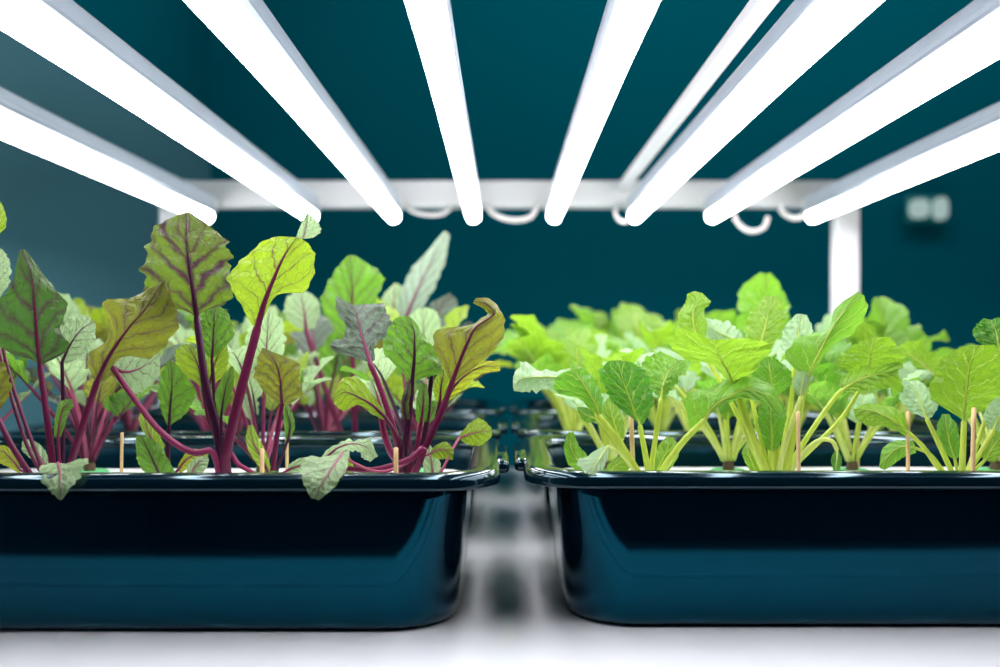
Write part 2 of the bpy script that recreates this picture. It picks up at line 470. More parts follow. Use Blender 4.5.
class Plant:
    """a front plant whose leaves are given one by one"""
    def __init__(s, name, x, Y, label, kind, crown=True, cr=.006, ch=.016, group=None):
        s.k = kind; s.Y = Y; s.n = 0
        s.base = Vector(((x - VX) / F * Y, Y, RZ))
        s.o = tag(empty(name, s.base), label, 'plant', group)
        s.seed = hash(x) % 1000
        obj('collar', collar_bm(), M_collar, s.o)
        if crown: obj('root_crown', crown_bm(cr, ch), M_crown, s.o)
    def pt(s, q, dflt):
        d = q[2] if len(q) > 2 else dflt
        return P(q[0], q[1], s.Y + d / 100) - s.base
    def leaf(s, col, mid, L, R, stem, r=3.0, d=(0, 0), edge=(0, 0), scol=None, base=(0, 0), rib=.8, **kw):
        """d: depth (cm) at blade base and tip; edge: extra depth at the left / right margin; stem pixels from the crown up"""
        s.n += 1
        if s.k == 'k': rib = min(rib, .5)
        m = len(mid)
        dd = [d[0] + (d[1] - d[0]) * i / (m - 1) for i in range(m)]
        bulge = [4 * (i / (m - 1)) * (1 - i / (m - 1)) for i in range(m)]
        dm = kw.pop('arch', .4)
        mp = [s.pt(q, dd[i] - dm * bulge[i]) for i, q in enumerate(mid)]
        lp_ = [s.pt(q, dd[i] + edge[0] * max(bulge[i], .15)) for i, q in enumerate(L)]
        rp_ = [s.pt(q, dd[i] + edge[1] * max(bulge[i], .15)) for i, q in enumerate(R)]
        big = max((a - b).length for a, b in zip(lp_, rp_))
        hi = big > .02
        me, M = leaf_mesh('leaf', mp, lp_, rp_, nu=9 if hi else 5, nt_=44 if hi else 20, seed=s.seed + s.n * 7,
                          ruffle=kw.pop('ruffle', .0022) * min(1, big / .05), pucker=1.35 * kw.pop('pucker', .0008) * min(1, big / .05), **kw)
        me.materials.append(KALE if s.k == 'k' else BEET)
        lf = bpy.data.objects.new('leaf', me); C.objects.link(lf); lf.parent = s.o
        if s.k == 'k': lf.color = KC[col] + (.3,)
        else: lf.color = BC[col][0] + (BC[col][1],)
        # stem: from the crown to the blade and on as the midrib
        ns = len(stem)
        sp = [Vector((base[0] / 100, base[1] / 100, .004))]
        for i, q in enumerate(stem):
            sp.append(s.pt(q, d[0] * ((i + 1) / ns)))
        path = catmull(sp + [mp[0]], 18)
        n1 = len(path)
        cut = int(len(M) * .86)
        path += M[1:cut]
        rr = r / F * s.Y
        rad = [rr * (1.15 - .35 * i / n1) for i in range(n1)]
        r1 = rad[-1]
        rad += [max(.00018, r1 * rib * (1 - i / (cut - 1)) ** .9) for i in range(1, cut)]
        st = obj('stem', tube_data(path, rad, 8), STEM, lf)
        st.color = (SC[scol or ('k' if s.k == 'k' else 'b')]) + (1,)
        return lf

YL, YR = .795, .805
# ---- nearest beet, at the picture's edge
A = Plant('beet_plant', 54, YL, 'sharp beet plant with dark upright leaf and olive leaf, farthest from the gap', 'b')
A.leaf('darkg', [(40, 366), (38, 350), (36, 325), (34, 300), (31, 275), (22, 249)],
       [(36, 362), (8, 352), (-10, 335), (-8, 305), (10, 288), (19, 251)],
       [(44, 364), (68, 349), (61, 326), (67, 304), (50, 283), (26, 250)], [(53, 470), (48, 425)], 3.6, d=(-.5, -2.5), edge=(.3, 1.2), ruffle=.002, pucker=.0009)
A.leaf('olive', [(97, 382), (107, 360), (119, 341), (131, 325), (146, 308), (163, 281)],
       [(94, 378), (87, 356), (110, 336), (103, 302), (129, 298), (161, 282)],
       [(101, 380), (123, 357), (150, 358), (169, 341), (178, 317), (166, 282)], [(66, 476), (78, 440)], 4.0, d=(-1, -2.5), edge=(1.2, .3), ruffle=.0014)
A.leaf('pale', [(62, 362), (70, 345), (80, 331), (93, 321)], [(58, 352), (61, 335), (70, 317), (88, 315)], [(67, 364), (82, 356), (94, 345), (96, 325)],
       [(62, 470), (63, 410)], 2.2, d=(1, 2.5), pucker=.0022, scol='bd')
A.leaf('green', [(58, 437), (60, 420), (64, 407), (73, 402)], [(54, 436), (55, 418), (60, 402), (72, 399)], [(61, 437), (66, 422), (69, 412), (74, 406)],
       [(61, 475), (59, 455)], 1.7, d=(-.8, -.6), scol='bp', pucker=.0016)
A.leaf('pale', [(58, 463, -4.5), (60, 472, -8.4), (60, 484, -10.4), (60, 500, -10.6)], [(50, 463, -4.5), (36, 473, -8.2), (48, 488, -10.2), (58, 499, -10.6)],
       [(70, 464, -4.5), (88, 459, -8), (77, 479, -10.2), (62, 500, -10.6)], [(58, 476, -1.5)], 1.8, d=(-4.5, -10.5), scol='bl')
A.leaf('olive', [(-5, 412), (-12, 395), (-20, 375), (-25, 352)], [(-10, 410), (-35, 395), (-45, 370), (-28, 350)], [(0, 410), (10, 392), (6, 366), (-20, 352)],
       [(33, 478), (12, 446)], 3.2, d=(-1, -2), scol='b', base=(-.6, 0))
A.leaf('pale', [(-5, 302), (-6, 282), (-6, 264), (-3, 248)], [(-10, 298), (-22, 280), (-20, 262), (-8, 248)], [(0, 298), (10, 280), (9, 259), (2, 249)],
       [(35, 450), (8, 370)], 2.0, d=(2, 3), pucker=.002)
A.leaf('lime', [(-9, 240), (-5, 226), (-3, 212), (-1, 202)], [(-14, 238), (-14, 224), (-11, 210), (-3, 202)], [(-4, 238), (6, 226), (5, 212), (1, 202)],
       [(25, 440), (-5, 330)], 1.8, d=(3, 3))
A.leaf('yellow', [(20, 470), (12, 460), (4, 452), (-5, 450)], [(20, 466), (14, 454), (6, 446), (-4, 445)], [(21, 475), (10, 468), (0, 463), (-6, 455)],
       [(38, 478)], 1.6, d=(1.5, 2), scol='bp')
A.leaf('pale', [(47, 470), (40, 458), (30, 448), (24, 440)], [(44, 470), (30, 458), (22, 450), (22, 441)], [(50, 468), (48, 455), (38, 443), (27, 439)],
       [(50, 480)], 1.6, d=(1.5, 3), scol='bl')

# ---- the tall beet in the middle
B = Plant('beet_plant', 226, YL, 'sharp tall beet plant with big veined leaves reaching up to the lamps', 'b', cr=.0062, ch=.03)
B.leaf('dark', [(197, 320), (194, 298), (190, 272), (187.5, 253), (186, 235), (186, 212)],
       [(194, 314), (150, 297), (144, 272), (147, 246), (159, 224), (183, 213)],
       [(200, 312), (231, 300), (228, 274), (231, 255), (222, 236), (190, 212)], [(222, 462), (216, 428), (205, 380)], 4.3, d=(-.5, -1.6), edge=(.5, .9), tooth=.058, ruffle=.0026, scol='bd', pucker=.0009)
b2 = B.leaf('lime', [(257, 329), (264, 304), (272, 283), (282, 260), (292, 244), (298, 237)],
       [(253, 326), (238, 300), (228, 277), (246, 256), (270, 238), (296, 237)],
       [(261, 324), (277, 295), (306, 291), (315, 262), (311, 247), (301, 238)], [(225, 462), (230, 436), (242, 386)], 5.2, d=(-1, -2), edge=(.4, .8), ruffle=.0011)
# curled-over tip of the lime leaf
def pts3(pl, l, d0, d1): return [P(q[0], q[1], pl.Y + (d0 + (d1 - d0) * i / (len(l) - 1)) / 100) - pl.base for i, q in enumerate(l)]
me, _ = leaf_mesh('curled_tip', pts3(B, [(303, 239), (305, 231), (307, 222), (308, 213)], -2, -2.6), pts3(B, [(296, 238), (299, 229), (303, 220), (307, 213)], -2, -2.6),
                  pts3(B, [(313, 238), (321, 231), (317, 221), (309, 213)], -2, -1.6), 5, 18, ruffle=.0004, pucker=.0003, seed=5)
me.materials.append(BEET)
tp = bpy.data.objects.new('curled_tip', me); C.objects.link(tp); tp.parent = b2; tp.color = BC['pale'][0] + (0,)
B.leaf('green', [(212, 360), (213, 342), (214, 323), (215, 305)], [(206, 354), (195, 337), (199, 315), (213, 304)], [(217, 354), (233, 337), (229, 315), (218, 305)],
       [(222, 450), (215, 400)], 2.2, d=(1.2, 2.4), pucker=.0022, scol='bd')
B.leaf('lime', [(203, 390), (200, 372), (194, 356), (186, 344)], [(198, 384), (181, 371), (175, 355), (181, 345)], [(206, 386), (208, 372), (205, 357), (192, 345)],
       [(220, 450), (209, 420)], 2.2, d=(1.5, 2.2))
B.leaf('lime', [(209, 387), (212, 373), (217, 358), (224, 344)], [(206, 382), (207, 368), (208, 355), (219, 344)], [(213, 386), (225, 373), (229, 358), (227, 345)],
       [(222, 450), (213, 415)], 2.0, d=(1.8, 2.4))
B.leaf('green', [(221, 418), (223, 402), (226, 386), (232, 366)], [(218, 414), (215, 396), (221, 380), (231, 366)], [(224, 414), (230, 399), (234, 381), (234, 367)],
       [(222, 462), (221, 440)], 2.0, d=(-.9, -1.2), scol='bd', pucker=.0012)
B.leaf('pale', [(112, 367), (125, 372), (141, 368), (160, 355)], [(108, 360), (122, 350), (141, 344), (160, 346)], [(114, 375), (124, 389), (140, 393), (160, 376)],
       [(214, 453, -.5), (196, 453, -1), (179, 446, -1), (157, 428, -.6), (136, 401, 0)], 3.4, d=(.5, 3.5), scol='bp', pucker=.0012, base=(-.2, -.3))
B.leaf('green', [(262, 478), (268, 476), (275, 475), (282, 476)], [(262, 476), (268, 472), (275, 471), (282, 474)], [(262, 482), (268, 482), (275, 481), (282, 478)],
       [(228, 453), (238, 464), (250, 471)], 2.6, d=(-.5, 0), scol='bp')
B.leaf('pale', [(190, 480), (193, 470), (200, 461), (208, 458)], [(186, 478), (188, 466), (196, 458), (207, 456)], [(196, 481), (202, 474), (207, 467), (209, 460)],
       [(212, 476)], 1.8, d=(1.5, 2.5), scol='bl')

Bs = Plant('beet_plant', 168, YL + .03, 'small beet plant with rounded green leaf growing beside the tall beet', 'b', cr=.004, ch=.012)
Bs.leaf('green', [(169, 428), (170, 407), (172, 386), (171, 361)], [(166, 423), (159, 403), (159, 382), (167, 362)], [(172, 424), (186, 413), (195, 391), (178, 363)],
        [(168, 470), (168, 450)], 2.6, d=(0, .4), scol='bd', pucker=.0012)
Bs.leaf('green', [(160, 476), (154, 463), (148, 450), (140, 435)], [(146, 474), (138, 463), (136, 450), (136, 436)], [(176, 473), (168, 459), (159, 444), (143, 435)],
        [(166, 482)], 2.0, d=(-2.5, -3.5), scol='bd', edge=(-.2, .4))
Bs.leaf('lime', [(163, 452), (152, 440), (146, 425), (143, 410)], [(158, 448), (146, 436), (139, 422), (141, 410)], [(165, 446), (158, 432), (152, 418), (146, 410)],
        [(166, 468)], 2.2, d=(2, 4), scol='bp')
Bs.leaf('yellow', [(178, 470), (186, 460), (196, 455), (208, 457)], [(178, 465), (186, 453), (196, 449), (208, 454)], [(180, 474), (189, 468), (199, 464), (209, 460)],
        [(170, 478)], 1.8, d=(2, 3), scol='bp')

Bm = Plant('beet_plant', 272, YL + .025, 'small beet plant with one olive netted leaf on a thin red stem', 'b', cr=.004, ch=.012)
Bm.leaf('olive', [(282, 405), (281, 392), (280, 378), (275, 362), (264, 348)], [(277, 403), (262, 389), (254, 376), (257, 361), (262, 348)], [(290, 404), (303, 394), (299, 378), (298, 363), (268, 350)],
        [(273, 470), (278, 430)], 2.6, d=(0, -.8), scol='b')
Bm.leaf('lime', [(268, 472), (260, 455), (252, 440), (250, 425)], [(264, 472), (252, 457), (246, 441), (248, 426)], [(272, 470), (266, 452), (258, 436), (253, 425)],
        [(271, 482)], 2.0, d=(2, 4), scol='bp')
Bm.leaf('pale', [(288, 470), (300, 466), (312, 468), (322, 474)], [(288, 465), (300, 458), (312, 459), (322, 470)], [(289, 474), (300, 474), (310, 476), (320, 478)],
        [(276, 478)], 1.8, d=(1, 2), scol='bp')
Bm.leaf('green', [(288, 440), (290, 425), (287, 412), (284, 400)], [(285, 438), (284, 424), (283, 412), (283, 401)], [(291, 438), (295, 426), (292, 412), (286, 400)],
        [(275, 476), (282, 456)], 1.8, d=(1.5, 2), scol='bd')

# ---- beet beside the gap
Cc = Plant('beet_plant', 403, YL, 'sharp beet plant beside the gap with hooked yellow leaf and folded grey leaf', 'b', cr=.0055, ch=.022)
Cc.leaf('grey', [(370, 363), (366, 348), (361, 334), (358, 320), (353, 305)], [(364, 361), (330, 347), (346, 331), (337, 312), (336, 296)], [(375, 360), (376, 345), (392, 328), (387, 312), (384, 303)],
        [(400, 455), (394, 430), (381, 390)], 3.4, d=(0, 4.0), edge=(1.2, .6), scol='bp', pucker=.0022, ruffle=.003)
Cc.leaf('green', [(412, 382), (414, 363), (414.5, 345), (414, 330), (408, 316)], [(408, 378), (384, 353), (387, 332), (396, 318), (405, 316)], [(416, 380), (442, 372), (437, 354), (425, 336), (412, 318)],
        [(404, 455), (409, 415)], 3.2, d=(-.4, -.9), edge=(.6, 1.0), scol='bd', pucker=.0012)
Cc.leaf('olive', [(452, 383), (460, 361), (468, 342), (476, 327), (494, 314), (487, 304), (474, 301)],
        [(449, 379), (433, 344), (440, 329), (470, 325), (487, 315), (482, 308), (473, 303)],
        [(456, 381), (482, 361), (500, 343), (505, 325), (501, 311), (490, 299), (476, 298)], [(412, 458), (424, 449), (442, 410)], 3.4, d=(-1, -2.2), edge=(.5, 1), ruffle=.001)
Cc.leaf('lime', [(386, 418), (372, 405), (358, 397), (345, 392), (334, 398)], [(385, 413), (372, 394), (358, 378), (342, 379), (333, 396)], [(384, 420), (372, 414), (358, 405), (344, 411), (334, 404)],
        [(400, 455), (396, 436)], 2.6, d=(-.6, -1.2), scol='b')
Cc.leaf('dark', [(406, 420), (404, 405), (407, 393), (409, 383)], [(402, 418), (401, 402), (404, 391), (407, 383)], [(410, 419), (409, 404), (411, 392), (411, 383)],
        [(404, 458), (405, 440)], 1.8, d=(-1.2, -1.3), scol='bd', pucker=.002)
Cc.leaf('green', [(421, 424), (423, 407), (424, 395), (424, 383)], [(416, 421), (416, 403), (418, 392), (421, 384)], [(427, 421), (429, 403), (428, 392), (427, 384)],
        [(410, 462), (417, 445)], 2.4, d=(.2, .5), scol='bp')
Cc.leaf('darkg', [(431, 380), (432, 368), (433, 357), (434, 346)], [(427, 379), (424, 366), (426, 355), (432, 346)], [(435, 379), (441, 368), (441, 356), (436, 347)],
        [(415, 462), (424, 438), (428, 410)], 2.8, d=(1, 1.2), scol='bd')
Cc.leaf('yellow', [(446, 397), (460, 380), (478, 368), (500, 366)], [(445, 390), (460, 371), (478, 361), (500, 362)], [(452, 399), (468, 385), (482, 374), (500, 371)],
        [(416, 462), (434, 425)], 2.4, d=(1.5, 2.5))
Cc.leaf('lime', [(440, 402), (441, 387), (443, 376), (444, 366)], [(435, 400), (433, 386), (437, 375), (442, 366)], [(445, 400), (449, 386), (449, 374), (446, 366)],
        [(414, 462), (432, 430)], 2.0, d=(1.6, 1.8))
Cc.leaf('lime', [(431, 453), (438, 450), (446, 450), (453, 457)], [(431, 450), (438, 444), (447, 442), (454, 451)], [(431, 456), (438, 459), (446, 459), (453, 460)],
        [(418, 462)], 1.3, d=(-1.2, -1.5), scol='bl')
Cc.leaf('lime', [(459, 438), (470, 434), (480, 432), (492, 431)], [(460, 434), (469, 424), (479, 418), (491, 427)], [(462, 441), (470, 445), (482, 445), (492, 436)],
        [(425, 486, -1), (440, 473, -2), (452, 450, -1)], 1.6, d=(0, 2), scol='bl')
Cc.leaf('pale', [(381, 414), (379, 402), (376, 392), (372, 382)], [(377, 413), (372, 402), (370, 392), (370, 382)], [(385, 413), (386, 401), (382, 390), (375, 381)],
        [(400, 466), (391, 452), (384, 432)], 3.8, d=(1, 2), scol='bp')
Cc.leaf('pale', [(433, 480), (432, 467), (430, 455), (428, 445)], [(426, 480), (423, 467), (424, 455), (427, 445)], [(440, 480), (441, 467), (437, 454), (430, 445)],
        [(415, 484)], 1.6, d=(.8, 1.6), scol='bl')
# low arching stem with the leaves that droop over the rim
Cc.leaf('pale', [(322, 462, -3), (337, 449, -3.2), (352, 444, -3), (366, 447, -2.6), (375, 458, -2)], [(322, 456, -2), (335, 444, -2), (352, 440, -1.8), (369, 440, -1.5), (378, 456, -1)],
        [(325, 464, -4), (340, 454, -4.4), (354, 450, -4), (362, 457, -3.6), (370, 462, -3)],
        [(424, 449, -1.6), (412, 458, -2), (394, 465, -2), (372, 470, -2), (345, 468, -2.6)], 3.0, d=(-3, -2), scol='bp', base=(.4, -.4))
Cc.leaf('pale', [(343, 452, -5), (331, 470, -9), (322, 484, -10.4), (315, 499, -10.7)], [(336, 455, -5), (305, 459, -8), (302, 478, -10.2), (311, 498, -10.7)],
        [(350, 449, -5), (346, 470, -8.5), (333, 488, -10.2), (319, 500, -10.7)], [(424, 452, -1.6), (405, 464, -2), (380, 472, -3), (352, 462, -4.4)], 1.6, d=(-5, -10.5), scol='bl', base=(.4, -.5))
Cc.leaf('lime', [(346, 478), (347, 470), (345, 462), (344, 452)], [(342, 478), (341, 470), (341, 462), (343, 452)], [(350, 478), (354, 472), (353, 463), (347, 452)],
        [(390, 484)], 1.3, d=(-1, -1), scol='bl')

# ---- kale beside the gap
K = Plant('kale_plant', 652, YR, 'sharp kale plant beside the gap with dark crinkled upright leaf', 'k', crown=False)
K.leaf('green', [(599, 416), (595, 403), (588, 391), (580, 379), (573, 370)], [(592, 410), (577, 398), (556, 392), (555, 379), (564, 372)], [(602, 413), (602, 398), (598, 384), (590, 374), (582, 368)],
       [(640, 475), (618, 440)], 3.4, d=(-1, -2), edge=(.5, 1), pucker=.0004)
K.leaf('pale', [(572, 378), (555, 377), (538, 377), (522, 379), (513, 387)], [(570, 368), (552, 371), (536, 369), (522, 362), (513, 377)], [(570, 388), (555, 391), (540, 391), (527, 392), (514, 391)],
       [(640, 475), (606, 432)], 2.2, d=(1, 2.5), edge=(2.2, -.5), pucker=.002)
K.leaf('dark', [(640, 426), (634, 411), (629, 396), (623, 380), (618, 360)], [(636, 421), (613, 403), (606, 390), (599, 373), (608, 361)], [(644, 423), (652, 408), (652, 390), (645, 371), (631, 362)],
       [(648, 470), (644, 447)], 3.0, d=(-1, -1.4), edge=(.4, .8), pucker=.0022, tooth=.05)
K.leaf('mid', [(661, 399), (663, 385), (668, 373), (679, 360)], [(656, 395), (645, 379), (643, 362), (660, 351)], [(666, 396), (673, 386), (684, 374), (692, 360)],
       [(651, 470), (656, 435)], 2.8, d=(.2, 2.6), edge=(1.4, -.4), pucker=.003, scol='k')
K.leaf('mid', [(704, 420), (714, 407), (728, 397), (748, 389), (767, 396), (782, 413)], [(690, 430), (686, 396), (711, 387), (745, 376), (771, 385), (783, 408)],
       [(706, 419), (717, 408), (731, 402), (748, 398), (763, 404), (779, 414)], [(664, 468), (682, 443)], 3.6, d=(-1.5, -3), edge=(1.2, -.6), scol='k', pucker=.0005)
K.leaf('mid', [(594, 472), (579, 461), (571, 448), (570, 432)], [(590, 474), (571, 467), (564, 450), (567, 433)], [(597, 468), (587, 455), (578, 444), (574, 432)],
       [(632, 484)], 1.8, d=(-3, -3.5), edge=(.4, 0), scol='kl')
K.leaf('pale', [(608, 446, -3), (601, 457, -6), (595, 466, -8), (592, 475, -9.2)], [(603, 446, -3), (589, 455, -6), (577, 462, -8), (585, 473, -9.2)], [(610, 449, -3), (606, 462, -6), (602, 471, -8), (597, 475, -9.2)],
       [(640, 478, -1), (622, 456, -2)], 1.5, d=(-3, -9), scol='kl')
K.leaf('green', [(595, 418), (588, 416), (582, 412), (577, 408)], [(594, 412), (588, 408), (582, 407), (577, 407)], [(596, 421), (588, 423), (583, 420), (578, 412)],
       [(640, 480), (613, 440)], 1.5, d=(.5, .5))
K.leaf('lime', [(652, 482), (660, 464), (667, 450), (668, 437)], [(648, 480), (651, 463), (657, 448), (665, 438)], [(660, 482), (672, 467), (680, 450), (673, 437)],
       [(652, 488)], 1.8, d=(2, 3))
K.leaf('lime', [(620, 440), (615, 425), (611, 412), (610, 398)], [(614, 438), (604, 424), (602, 410), (607, 398)], [(624, 438), (624, 424), (620, 410), (613, 398)],
       [(640, 480), (628, 460)], 2.0, d=(2, 3))
K.leaf('lime', [(606, 478), (613, 468), (622, 462), (632, 460)], [(603, 474), (610, 462), (620, 456), (631, 457)], [(612, 480), (620, 475), (628, 470), (633, 463)],
       [(636, 486)], 1.6, d=(1.5, 2.5))
# ---- kale in the middle
M = Plant('kale_plant', 778, YR, 'sharp kale plant with broad lime leaf and thick pale stems, middle of its row', 'k', crown=False)
M.leaf('lime', [(735, 388), (730, 376), (723, 363), (717, 351), (713, 340)], [(731, 384), (711, 364), (681, 356), (670, 345), (679, 327)], [(739, 385), (757, 367), (767, 353), (772, 344), (746, 338)],
       [(764, 466), (750, 430)], 4.2, d=(-1, -4.5), edge=(.8, .8), pucker=.0005)
M.leaf('lime', [(698, 342), (694, 326), (693, 312), (697, 302), (694, 291)], [(690, 338), (679, 326), (679, 313), (686, 301), (687, 294)], [(706, 340), (707, 325), (704, 311), (711, 302), (702, 293)],
       [(762, 468), (735, 410)], 2.6, d=(1, 2), edge=(.6, .2), pucker=.0012)
M.leaf('pale', [(745, 346), (731, 338), (716, 331), (703, 322)], [(744, 338), (736, 327), (722, 321), (704, 318)], [(740, 350), (728, 346), (715, 343), (704, 336)],
       [(768, 466), (752, 400)], 2.4, d=(1.4, 3), edge=(1.5, -.5), pucker=.003)
M.leaf('mid', [(807, 380), (814, 364), (822, 347), (831, 330), (843, 313), (861, 294)], [(804, 376), (785, 357), (799, 337), (826, 330), (836, 308), (859, 291)],
       [(810, 378), (818, 365), (834, 345), (854, 332), (867, 311), (864, 295)], [(787, 464), (796, 425)], 3.8, d=(-.5, -1.5), edge=(.6, .8), pucker=.001)
M.leaf('green', [(772, 452), (772, 434), (771, 417), (771, 401)], [(766, 448), (760, 431), (758, 415), (761, 401)], [(778, 448), (784, 431), (786, 412), (781, 401)],
       [(773, 472)], 3.0, d=(-.4, -.2), pucker=.0012)
M.leaf('pale', [(801, 397), (801, 389), (803, 380), (804, 371)], [(797, 395), (793, 386), (795, 376), (801, 371)], [(804, 395), (807, 387), (809, 378), (807, 371)],
       [(780, 466), (789, 432)], 3.0, d=(-1, -.6), scol='kl', pucker=.002)
M.leaf('dark', [(837, 450), (837, 458), (836, 464), (836, 472)], [(834, 451), (831, 459), (832, 466), (834, 472)], [(839, 451), (842, 459), (841, 466), (839, 472)],
       [(792, 470), (799, 460), (807, 449), (820, 440), (832, 441)], 2.6, d=(-1.5, -1.5), scol='kl', base=(.8, -.2))
M.leaf('lime', [(842, 390), (856, 381), (876, 374), (898, 374)], [(838, 385), (850, 371), (873, 364), (900, 362)], [(847, 393), (863, 390), (884, 388), (906, 393)],
       [(792, 462), (812, 430), (833, 400)], 2.8, d=(1, 2.5), edge=(1, -.6))
M.leaf('lime', [(868, 376), (869, 364), (871, 351), (873, 337)], [(852, 372), (835, 365), (847, 350), (867, 337)], [(884, 372), (902, 367), (903, 352), (890, 337)],
       [(796, 464), (840, 420)], 2.6, d=(3, 2), edge=(.5, .5))
M.leaf('green', [(775, 396), (772, 383), (770, 371), (768, 357)], [(762, 392), (752, 380), (755, 368), (764, 357)], [(784, 392), (792, 381), (788, 368), (773, 357)],
       [(776, 466), (777, 430)], 3.2, d=(.8, .4), pucker=.0012)
M.leaf('lime', [(760, 348), (764, 331), (768, 314), (772, 296)], [(748, 344), (744, 329), (751, 311), (765, 296)], [(772, 344), (783, 329), (787, 312), (780, 297)],
       [(772, 464), (766, 400)], 3.0, d=(2.5, 4.5), edge=(.4, .8), pucker=.0012)
M.leaf('pale', [(795, 362), (797, 346), (799, 330), (801, 314)], [(786, 358), (781, 345), (784, 328), (796, 314)], [(804, 358), (810, 345), (813, 330), (807, 315)],
       [(780, 464), (790, 410)], 2.8, d=(2, 4), edge=(.5, .5), pucker=.002)
M.leaf('lime', [(757, 474), (752, 462), (748, 452), (748, 442)], [(752, 474), (745, 462), (742, 452), (746, 443)], [(761, 473), (759, 461), (754, 450), (750, 442)],
       [(770, 484)], 1.6, d=(1, 2))
# ---- kale towards the edge
Nn = Plant('kale_plant', 960, YR, 'sharp kale plant with one broad fan shaped leaf, farthest from the gap', 'k', crown=False)
Nn.leaf('lime', [(964, 422), (965, 403), (967, 383), (970, 364), (977, 345)], [(960, 418), (929, 396), (937, 373), (945, 356), (966, 346)], [(968, 419), (991, 403), (1014, 390), (1014, 366), (994, 345)],
        [(962, 470)], 3.4, d=(-1, -2.5), edge=(.5, .5), pucker=.0009)
Nn.leaf('dark', [(1000, 352), (998, 342), (996, 332), (991, 320)], [(985, 347), (974, 337), (975, 326), (984, 318)], [(1012, 347), (1018, 336), (1014, 324), (998, 317)],
        [(968, 470), (988, 410)], 2.4, d=(1, 2), edge=(.5, .5), pucker=.0025)
Nn.leaf('pale', [(927, 419), (922, 407), (917, 394), (908, 381)], [(922, 417), (904, 406), (899, 391), (903, 378)], [(932, 417), (938, 406), (934, 393), (918, 380)],
        [(950, 468), (937, 440)], 2.8, d=(.2, 3), edge=(.5, .3), pucker=.0028, scol='k')
Nn.leaf('lime', [(909, 433), (896, 422), (881, 414), (867, 410), (854, 412)], [(908, 425), (901, 410), (881, 405), (869, 403), (854, 409)], [(905, 436), (893, 429), (880, 426), (866, 425), (855, 418)],
        [(940, 470), (924, 448)], 2.6, d=(-1, -1.5), edge=(.8, -.4))
Nn.leaf('mid', [(916, 448), (901, 447), (889, 455), (881, 469)], [(913, 441), (898, 440), (883, 448), (879, 467)], [(916, 453), (904, 457), (894, 464), (885, 470)],
        [(948, 478), (932, 456)], 1.8, d=(.5, 0), edge=(.5, -.3))
Nn.leaf('pale', [(993, 431), (998, 419), (1004, 406), (1010, 394)], [(988, 428), (984, 415), (991, 402), (1006, 393)], [(1001, 431), (1013, 421), (1017, 410), (1014, 396)],
        [(970, 470), (982, 450)], 2.8, d=(-.5, 1), pucker=.002)
Nn.leaf('green', [(955, 460), (950, 444), (947, 428), (945, 414)], [(948, 456), (938, 442), (937, 426), (942, 414)], [(960, 456), (960, 441), (957, 426), (949, 414)],
        [(958, 476)], 2.0, d=(2.5, 3.5), pucker=.002)
Nn.leaf('lime', [(985, 460), (992, 448), (1000, 438), (1010, 430)], [(980, 456), (984, 444), (992, 432), (1006, 427)], [(992, 462), (1002, 454), (1010, 444), (1014, 433)],
        [(965, 480)], 2.0, d=(1, 2))

# ------------------------------------------------------------------ procedural plants behind
def arc_leaf(rnd, kind):
    """one leaf standing at the origin and leaning towards +X: returns blade data and stem path"""
    h = rnd.uniform(.07, .115); lean = rnd.uniform(.12, .6); bl = rnd.uniform(.055, .085) if kind == 'k' else rnd.uniform(.06, .09)
    hw = bl * (rnd.uniform(.38, .52) if kind == 'k' else rnd.uniform(.30, .42))
    bend = rnd.uniform(-.2, 1.0); a = lean * .35
    p = Vector((0, 0, 0)); path = [p.copy()]
    for i in range(10):
        a += lean * .065
        p = p + Vector((math.sin(a), 0, math.cos(a))) * h / 10
        path.append(p.copy())
    mid, L, R = [p.copy()], [], []
    wv = rnd.uniform(.7, 1.3)
    n = 8
    angs = [a]
    for i in range(n):
        a += bend / n + (.10 if i > n * .6 else 0) * wv
        p = p + Vector((math.sin(a), 0, math.cos(a))) * bl / n
        mid.append(p.copy()); angs.append(a)
    fold = rnd.uniform(.1, .7); tw = rnd.uniform(-.5, .5)
    for i, m in enumerate(mid):
        t = i / n
        w = hw * (math.sin(PI * min(1, t ** .8 * .93 + .04)) ** .65) * (1 - .12 * t)
        if i == 0: w = .002
        if i == n: w = hw * .18
        nrm = Vector((-math.cos(angs[i]), 0, math.sin(angs[i])))   # upper side
        tt = tw * t
        for s_, arr in ((1, L), (-1, R)):
            w2 = w * rnd.uniform(.88, 1.12)
            side = Vector((0, s_, 0)) * math.cos(fold + s_ * tt) + nrm * math.sin(fold + s_ * tt)
            arr.append(m + side * w2)
    return path, mid, L, R, h

variants = {'k': [], 'b': []}
for kind in 'kb':
    rnd = random.Random(11 if kind == 'k' else 23)
    for v in range(9):
        path, mid, L, R, h = arc_leaf(rnd, kind)
        me, Mm = leaf_mesh('leaf', mid, L, R, nu=6, nt_=22, ruffle=.0045 if kind == 'k' else .003, pucker=.0016, tooth=.05, seed=v * 13 + 3, freq=3.2)
        me.materials.append(KALE if kind == 'k' else BEET)
        rr = .0032 if kind == 'k' else .0022
        pp = catmull(path, 12); n1 = len(pp); cut = 18
        rad = [rr * (1.15 - .4 * i / n1) for i in range(n1)]
        rad += [max(.0003, rr * .7 * (1 - i / cut)) for i in range(1, cut)]
        vs, es, fs = tube_data(pp + Mm[1:cut], rad, 7)
        ms = bpy.data.meshes.new('stem'); ms.from_pydata(vs, es, fs); ms.materials.append(STEM)
        ms.polygons.foreach_set('use_smooth', [True] * len(ms.polygons))
        variants[kind].append((me, ms))
tmp = obj('collar', collar_bm(), M_collar); collar_me = tmp.data; bpy.data.objects.remove(tmp)
tmp = obj('root_crown', crown_bm(.0055, .02), M_crown); crown_me = tmp.data; bpy.data.objects.remove(tmp)

